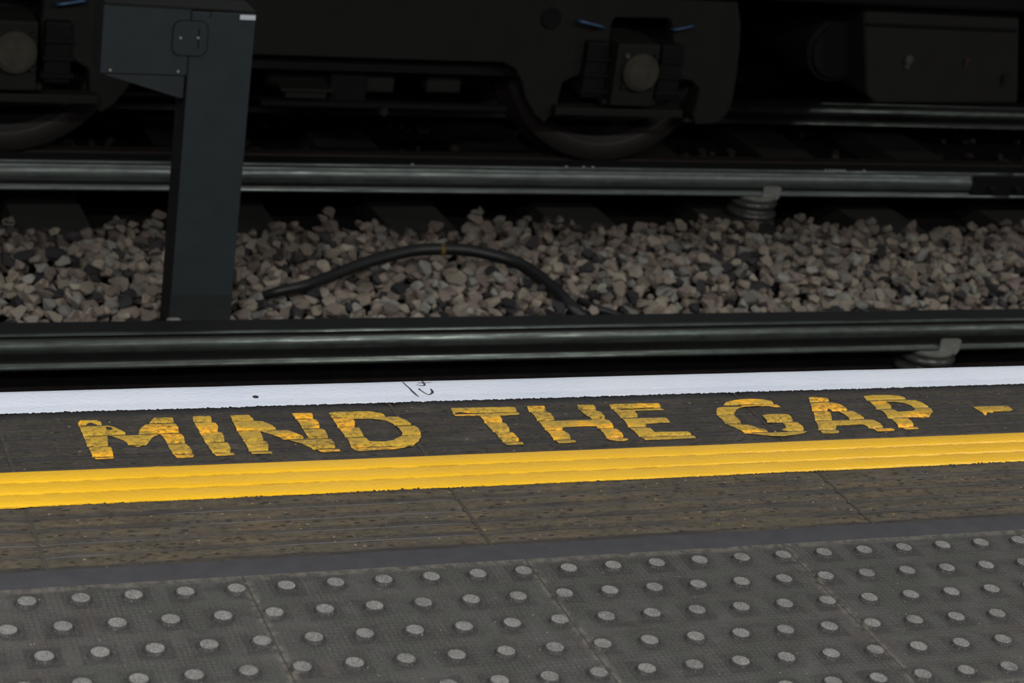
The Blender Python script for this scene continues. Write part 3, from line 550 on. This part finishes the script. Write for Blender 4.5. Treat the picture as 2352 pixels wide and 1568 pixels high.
def blocked(x, y, r):
    if PX0-.012-r*.7 < x < PX1+.012+r*.7 and PY0-.006-r*.7 < y < PY1+r: return True
    if 2.91-r < y < 3.03+r*.75: return True
    if y > 4.36-r*.6: return True
    for sx in SLX:
        if abs(x-sx) < .125+r*.1 and y > 4.22+.035*noise.noise((sx*9, 1, 0)): return True
    if math.hypot(x-2.665, y-2.985) < .11+r or math.hypot(x-2.79, y-4.485) < .11+r: return True
    return False
stones = []
def drop(x, y, d, k=None, ki=None, sink=None):
    v = random.randrange(NV) if k is None else k; rz = random.uniform(0, 6.283); tx, ty = random.gauss(0, .35), random.gauss(0, .35)
    R = (Matrix.Rotation(rz, 3, 'Z') @ Matrix.Rotation(tx, 3, 'X') @ Matrix.Rotation(ty, 3, 'Y'))
    P3 = VAR[v][0] @ np.array(R).T * d; rx, ry = np.abs(P3[:, 0]).max(), np.abs(P3[:, 1]).max(); rzz = np.abs(P3[:, 2]).max()
    i0, i1 = int((x-rx-HX)/CS), int((x+rx-HX)/CS)+1; j0, j1 = int((y-ry-HY)/CS), int((y+ry-HY)/CS)+1
    if i0 < 0 or j0 < 0 or i1 >= NXg or j1 >= NYg: return
    jj, ii = np.mgrid[j0:j1+1, i0:i1+1]; u = ((ii*CS+HX-x)/rx)**2+((jj*CS+HY-y)/ry)**2; m = u < 1
    if not m.any(): return
    prof = rzz*np.sqrt(np.clip(1-u, 0, 1)); sub = HM[j0:j1+1, i0:i1+1]
    z = float(np.quantile((sub+prof)[m], .62)) if sink is None else float(np.quantile((sub+prof)[m], sink))
    HM[j0:j1+1, i0:i1+1] = np.where(m & (z+prof > sub), z+prof, sub)
    kind = ki if ki is not None else random.choices(range(4), (.47, .23, .18, .12))[0]
    stones.append(dict(x=x, y=y, z=z, d=d, v=v, R=R, k=kind, rzz=rzz))
def sow(x0, x1, y0, y1, pitch, dlo, dhi, prob=1.0, zcap=None):
    cells = [(x0+(i+.5)*pitch, y0+(j+.5)*pitch) for i in range(int((x1-x0)/pitch)) for j in range(int((y1-y0)/pitch))]; random.shuffle(cells)
    for cx, cy in cells:
        if random.random() > prob: continue
        x = cx+random.uniform(-.5, .5)*pitch; y = cy+random.uniform(-.5, .5)*pitch; d = random.uniform(dlo, dhi)
        if blocked(x, y, d*.45): continue
        drop(x, y, d)
sow(-1.1, 4.9, 3.03, 4.45, .052, .040, .060)
sow(-1.1, 4.9, 3.03, 4.45, .048, .050, .078, .85)
sow(-1.1, 4.9, 3.03, 4.45, .060, .040, .070, .45)
# heaped stones spilling over the sleeper ends in places
for cx, n in ((.42, 8), (1.75, 14), (2.42, 12), (3.05, 5), (1.12, 6), (3.75, 10)):
    for _ in range(n):
        x = cx+random.uniform(-.19, .19); y = random.uniform(4.15, 4.33); d = random.uniform(.036, .054)
        if 4.0 < y < 4.37 and not any(abs(x-s) < .10 and y > 4.25 for s in SLX): drop(x, y, d)
# dim stones in the gap between platform and near rail
for _ in range(420):
    x = random.uniform(-.5, 4.2); y = random.uniform(2.62, 2.90); d = random.uniform(.04, .06)
    if math.hypot(x-2.665, y-2.985) > .14: drop(x, y, d)
# singular stones that stand out in the photograph
def special(pxx, pyy, z, d, ki, label, v=None, dz=0):
    p = onz(pxx, pyy, z); n0 = len(stones); drop(p.x, p.y, d, v, ki)
    if len(stones) > n0: stones[-1]['label'] = label
special(648, 502, -1.02, .060, 2, 'white stone lying alone on the dark sleeper end right of the post')
special(1165, 692, -.95, .068, 3, 'big rounded charcoal stone under the black cable loop')
special(1148, 638, -.96, .066, 2, 'large pale stone inside the cable loop near its falling side')
special(1045, 645, -.96, .085, 0, 'largest beige stone, in the middle of the cable loop')
special(325, 552, -.99, .062, 3, 'dark rounded stone in the rear rows close to the left side of the post')
special(215, 682, -.96, .060, 3, 'charcoal stone in the heap on the far left by the near rail')
special(345, 668, -.95, .062, 0, 'flat beige stone leaning beside the foot of the post')
special(650, 700, -.95, .060, 1, 'pinkish brown heart-shaped stone by the near rail right of the post')
special(575, 655, -.95, .066, 0, 'rounded beige stone touching the foot of the post on its right')
special(1232, 694, -.95, .055, 1, 'brownish stone wedged beside the falling side of the cable loop')
special(2205, 668, -.95, .070, 3, 'grey-black rounded stone beside the near rail at the far right')
special(1735, 708, -.95, .05, 2, 'pale grey stone sitting against the near rail between cable loop and insulator')
# visibility and choice of the stones that show largest
vis = []
for s in stones:
    i, j = int((s['x']-HX)/CS), int((s['y']-HY)/CS); top = s['z']+s['rzz']
    cover = float(np.median(HM[j-1:j+2, i-1:i+2]))-top
    dcam = (Vector((s['x'], s['y'], s['z']))-CAM).dot(_f); pxs = s['d']*FPX/dcam
    u = (Vector((s['x'], s['y'], s['z']))-CAM).dot(_r)/dcam*FPX+1176
    s['score'] = pxs if (cover < .006 and -10 < u < 2362 and s['y'] > 3.0) else 0; s['u'] = u
ranked = sorted(stones, key=lambda s: -s['score']-(1000 if 'label' in s else 0))
single, rest = ranked[:300], ranked[300:]
meshes = {}
def stone_mesh(v, k):
    if (v, k) not in meshes:
        me = bpy.data.meshes.new('ballast_stone'); me.from_pydata([tuple(p) for p in VAR[v][0]], [], VAR[v][1]); me.materials.append(M[KINDS[k]]); me.update(); meshes[(v, k)] = me
    return meshes[(v, k)]
CN = ['beige', 'pinkish brown', 'pale grey', 'charcoal grey']
def where(s):
    u, y = s['u'], s['y']
    row = 'against the near rail' if y < 3.30 else ('in the middle rows' if y < 3.75 else 'in the rear rows')
    if u < 190: z = 'at the far left of the post'
    elif u < 385: z = 'beside the post on its left'
    elif u < 640: z = 'around the right side of the post'
    elif u < 900: z = 'by the rising side of the cable loop'
    elif u < 1120: z = 'around the crown of the cable loop'
    elif u < 1340: z = 'by the falling side of the cable loop'
    elif u < 1620: z = 'between cable loop and far insulator'
    elif u < 1900: z = 'in front of the far insulator'
    elif u < 2130: z = 'between far insulator and rail joint'
    else: z = 'in front of the rail joint'
    return row, z
for s in single:
    o = bpy.data.objects.new('ballast_stone', stone_mesh(s['v'], s['k'])); COL.objects.link(o)
    o.matrix_world = Matrix.Translation((s['x'], s['y'], s['z'])) @ s['R'].to_4x4() @ Matrix.Scale(s['d'], 4)
    if 'label' in s: tag(o, s['label'], 'stone')
    else:
        row, z = where(s); tag(o, f'large {CN[s["k"]]} stone {row}, {z}', 'stone', f'large {CN[s["k"]]} stones {row} {z}')
V, F, MI = [], [], []; base = 0
def addstone(s):
    global base
    A = VAR[s['v']][0] @ np.array(s['R']).T * s['d'] + np.array((s['x'], s['y'], s['z'])); V.append(A)
    for f in VAR[s['v']][1]: F.append(tuple(i+base for i in f)); MI.append(s['k'])
    base += len(A)
for s in rest: addstone(s)
# stones under the train, dark for its shade; paler beyond, coloured as if lit
for _ in range(2600):
    x, y = random.uniform(.2, 7.0), random.uniform(4.95, 7.4)
    d = random.uniform(.04, .07); R = Matrix.Rotation(random.uniform(0, 6), 3, 'Z') @ Matrix.Rotation(random.uniform(0, 6), 3, 'X')
    if abs(y-5.55) < .1 or abs(y-6.3) < .1: continue
    addstone(dict(x=x, y=y, z=terrain(x, y)+.0, d=d, v=random.randrange(NV), R=R, k=3 if y < 6.4 else random.choice((0, 2, 3))))
me = bpy.data.meshes.new('ballast'); me.from_pydata(np.concatenate(V).tolist(), [], F)
for k in KINDS: me.materials.append(M[k])
me.polygons.foreach_set('material_index', MI); me.update()
bl = bpy.data.objects.new('ballast', me); COL.objects.link(bl); tag(bl, 'bed of smaller mixed ballast stones around and under the rails', 'ballast', kind='stuff')

# ------------------------------------------------------------------ train on the far track
train = tag(empty('underground_train', (1.11, 5.55, -.95)), 'dark underside and wheels of a train standing on the far track', 'train'); TI = Matrix.Translation(train.location).inverted()
def tp(name, bm, mat, par=None, smooth=False):
    o = bmobj(name, bm, mat, None, smooth)
    if par is None: o.parent = train; o.matrix_parent_inverse = TI
    else: o.parent = par
    return o
FY = 4.58; AX = 2.235; CX = 1.11
def pf(pts, Y=FY): return [(p.x, p.z) for p in (ony(a, b, Y) for a, b in pts)]
R_ = pf([(1660,-240),(1695,0),(1702,60),(1700,110),(1692,180),(1682,235),(1668,265),(1640,284),(1598,286),(1592,262),(1600,236),(1606,205),(1590,186),(1556,180),(1548,110),(1545,60),(1538,42),(1412,40),(1403,60),(1398,120),(1385,170),(1320,176),(1292,190),(1286,215),(1280,240),(1272,262),(1250,282),(1228,262),(1207,225),(1200,190),(1184,158),(1155,143),(1020,140)])
top = max(p[1] for p in R_[:1]); right = R_[:]; left = [(2*CX-x, z) for x, z in reversed(right)]
bm = bmesh.new(); prism(bm, right+left, FY, FY+.07, .004)
frame = tp('bogie_frame', bm, M['bogie'])
bm = bmesh.new(); box(bm, (CX-.8, FY+.07, -.60), (CX+.8, FY+.11, -.34)); box(bm, (CX-.25, FY+.11, -.62), (CX+.25, 6.4, -.36), .01); tp('bolster', bm, M['bogied'])
WR = .425; AZ = -.95+WR
for sgn in (1, -1):
    ax = CX+sgn*(AX-CX)
    for wy, d in ((4.735, 1), (6.365, -1)):
        bm = bmesh.new(); lathe(bm, [(.06, -.02*d), (.10, -.01*d), (.12, .03*d), (.24, .055*d), (.335, .035*d), (.35, .004*d), (.36, 0), (WR-.008, 0), (WR, .008*d), (WR+.002, .09*d), (WR+.028, .105*d), (WR+.028, .128*d), (WR+.01, .135*d), (.34, .135*d), (.33, .11*d), (.12, .11*d), (.10, .14*d)], (ax, wy, AZ), 'Y', 72)
        w = tp('wheel', bm, [M['tyre'], M['bogied']], smooth=False)
        for p in w.data.polygons:
            c = p.center; p.material_index = 1 if math.hypot(c.x-ax, c.z-AZ) < .34 else 0; p.use_smooth = len(p.vertices) == 4
    bm = bmesh.new(); cyl(bm, (ax, 5.55, AZ), .07, 1.7, 'Y', 24); tp('axle', bm, M['bogied'])
    # axlebox between its guides, with round cap
    bm = bmesh.new(); box(bm, (ax-.095, 4.50, AZ-.135), (ax+.075, 4.70, AZ+.10), .008); box(bm, (ax-.115, 4.53, AZ-.14), (ax+.10, 4.70, AZ-.12), .003); ab = tp('axlebox', bm, M['bogie'])
    bm = bmesh.new(); cyl(bm, (ax, 4.485, AZ+.0), .070, .03, 'Y', 40, bev=.006); cyl(bm, (ax, 4.468, AZ), .058, .008, 'Y', 40, bev=.003); cp = tp('axle_cap', bm, M['capm'], ab)
    for q in range(4):
        t = math.radians(45+90*q); bm = bmesh.new(); cyl(bm, (ax+.083*math.cos(t), 4.494, AZ+.083*math.sin(t)), .009, .016, 'Y', 6); tp('bolt', bm, M['spot'] if q == 1 else M['bogie'], ab)
    for s in (-1, 1):
        # chevron spring pack each side of the axlebox, blue-grey glint on its top
        x0 = ax+s*.15
        bm = bmesh.new(); box(bm, (x0-.045, 4.545, AZ-.12), (x0+.045, 4.66, AZ+.09), .01)
        for q in range(3): box(bm, (x0-.055+q*.004, 4.535, AZ-.10+q*.06), (x0+.055-q*.004, 4.665, AZ-.085+q*.06), .002)
        tp('spring_pack', bm, M['bogied'])
    bm = bmesh.new(); p0, p1 = ony(1275, 256, 4.54), ony(1568, 258, 4.54); dx = ax-AX
    zc = (p0.z+p1.z)/2
    if sgn == 1: box(bm, (p0.x, 4.535, zc-.017), (p1.x, 4.60, zc+.013), .004)
    else: box(bm, (2*CX-p1.x, 4.535, zc-.017), (2*CX-p0.x, 4.60, zc+.013), .004)
    tp('tie_bar', bm, M['bogie'])
for (a, b), (c, d), r in (((1338, 50), (1384, 62), .0055), ((1552, 68), (1592, 60), .004), ((138, 10), (192, 2), .0055)):  # blue glints by the spring packs, modelled as thin blue tubes
    p, q = ony(a, b, 4.545), ony(c, d, 4.545); bm = bmesh.new(); tube(bm, spline([p+Vector((-.008, .03, -.004)), p, q, q+Vector((.004, .03, -.010))], 5), r, 10); tp('blue_glint', bm, M['blue'], smooth=True)
for (a, b) in ((1265, 42),):                                    # lifting hole boss in the frame
    c = ony(a, b, FY); bm = bmesh.new(); lathe(bm, [(.02, -.004), (.034, -.006), (.040, 0.0), (.042, .01)], (c.x, FY-.002, c.z), 'Y', 32); tp('lifting_boss', bm, M['bogied'], smooth=False)
# brake rigging between the wheels
for (x0, y0, x1, y1, yy, mt, nm) in ((620, 150, 770, 212, 4.74, 'bogied', 'brake_cylinder'), (842, 150, 905, 215, 4.72, 'bogie', 'brake_hanger'), (985, 150, 1058, 216, 4.72, 'bogie', 'brake_hanger'), (772, 60, 840, 240, 4.70, 'bogied', 'brake_lever'), (1070, 150, 1165, 205, 4.9, 'bogied', 'brake_block')):
    a, b = ony(x0, y0, yy), ony(x1, y1, yy)
    bm = bmesh.new()
    if nm == 'brake_cylinder': cyl(bm, ((a.x+b.x)/2, yy+.05, (a.z+b.z)/2), abs(a.z-b.z)/2, abs(b.x-a.x), 'X', 28, bev=.008)
    else: box(bm, (a.x, yy, b.z), (b.x, yy+.08, a.z), .014)
    tp(nm, bm, M[mt])
a, b = ony(600, 238, 4.62), ony(1165, 236, 4.62); bm = bmesh.new(); box(bm, (a.x, 4.62, a.z-.008), (b.x, 4.66, a.z+.010), .003); tp('shoe_beam', bm, M['bogied'])
a, b = ony(646, 206, 4.60), ony(765, 208, 4.60); bm = bmesh.new(); box(bm, (a.x, 4.60, a.z-.006), (b.x, 4.70, a.z+.004), .002); box(bm, (a.x+.02, 4.61, a.z-.03), (b.x-.02, 4.66, a.z-.006)); tp('collector_shoe', bm, M['bogie'])
a = ony(880, 255, 4.60); bm = bmesh.new(); cyl(bm, (a.x, 4.60, a.z), .016, .03, 'Y', 8); tp('bolt', bm, M['bogie'])
# underframe equipment box
a, b = ony(1990, 45, 4.62), ony(2338, 238, 4.62); cpx = pf([(1985, -60), (2330, -60), (2342, 30), (2338, 236), (2010, 236), (1990, 215), (1985, 60)], 4.62)
bm = bmesh.new(); prism(bm, cpx, 4.62, 5.2, .006); eb = tp('equipment_box', bm, M['box'])
p0, p1 = ony(1990, 62, 4.615), ony(2335, 70, 4.615); bm = bmesh.new(); box(bm, (p0.x, 4.607, p1.z-.004), (p1.x, 4.62, p1.z+.006), .002); tp('lid_rim', bm, M['bogied'], eb)
for (c, dd, r, mt) in (((2088, 137), 0, .019, 'spot'), ((2221, 140), 0, .011, 'rust'), ((2310, 178), 0, .018, 'bogie')):
    q = ony(c[0], c[1], 4.61); bm = bmesh.new(); cyl(bm, (q.x, 4.612, q.z), r, .018, 'Y', 6, bev=.003); box(bm, (q.x-r*.5, 4.609, q.z-r*1.9), (q.x+r*.4, 4.62, q.z)); tp('latch', bm, M[mt], eb)
bm = bmesh.new(); q = ony(1985, 130, 4.75); cyl(bm, (q.x-.12, 5.0, q.z+.02), .13, .5, 'Y', 32, bev=.02); tp('air_tank', bm, M['bogied'])
# solebar and car body above the frame
bm = bmesh.new(); prism(bm, [(-6, -.245), (9, -.245), (9, -.16), (-6, -.16)], 4.52, 6.58, .01); tp('solebar', bm, M['bogied'])
bm = bmesh.new(); sec = [(4.47, -.17), (4.40, .3), (4.37, .9), (4.42, 1.5), (4.62, 2.0), (5.0, 2.3), (5.55, 2.4), (6.1, 2.3), (6.48, 2.0), (6.68, 1.5), (6.73, .9), (6.70, .3), (6.63, -.17)]
A = [bm.verts.new((-6, y, z)) for y, z in sec]; B = [bm.verts.new((9, y, z)) for y, z in sec]
for j in range(len(sec)): k = (j+1) % len(sec); bm.faces.new((A[j], A[k], B[k], B[j]))
bm.faces.new(A); bm.faces.new(B); bmesh.ops.recalc_face_normals(bm, faces=bm.faces); tp('car_body', bm, M['body'])
litw = bpy.data.materials.new('lit_car_window'); litw.use_nodes = True; b_ = litw.node_tree.nodes['Principled BSDF']; b_.inputs['Base Color'].default_value = (.05, .05, .05, 1); b_.inputs['Roughness'].default_value = .1; b_.inputs['Emission Color'].default_value = (.86, .93, 1, 1); b_.inputs['Emission Strength'].default_value = 1.2
for k in range(9):
    x = -5.2+1.55*k; w_ = 1.15 if k % 3 else .55
    bm = bmesh.new(); prism(bm, rrect(x, 1.28, w_, .62, .08), 4.372, 4.42); tp('window', bm, litw)

# ------------------------------------------------------------------ lamps: fluorescent tubes under the canopy, and an added fill row
def arealamp(x, y, z, L, W, power, tint, name='tube_or_fill_lamp', label=None):
    ld = bpy.data.lights.new(name, 'AREA'); ld.shape = 'RECTANGLE'; ld.size = L; ld.size_y = W; ld.energy = power; ld.color = tint
    o = bpy.data.objects.new(name, ld); COL.objects.link(o); o.location = (x, y, z); return o
TINT = (1.0, .985, .95)
for x in (-2.4, 2.9, 8.0): arealamp(x, -1.0, 2.75, 1.6, .14, 62, TINT)
for x in (-2.4, -.9): arealamp(x, -3.2, 2.95, 1.5, .3, 48, TINT)  # added fill row, out of view, set left to brighten the tiles there
w = bpy.data.worlds.new('world'); SC.world = w; w.use_nodes = True; w.node_tree.nodes['Background'].inputs[0].default_value = (.35, .4, .5, 1); w.node_tree.nodes['Background'].inputs[1].default_value = .02
vs_ = SC.view_settings; vs_.view_transform = 'Standard'; vs_.look = 'None'; vs_.exposure = 0.85; vs_.gamma = 1.0; vs_.use_curve_mapping = False
SC.cycles.use_denoising = True
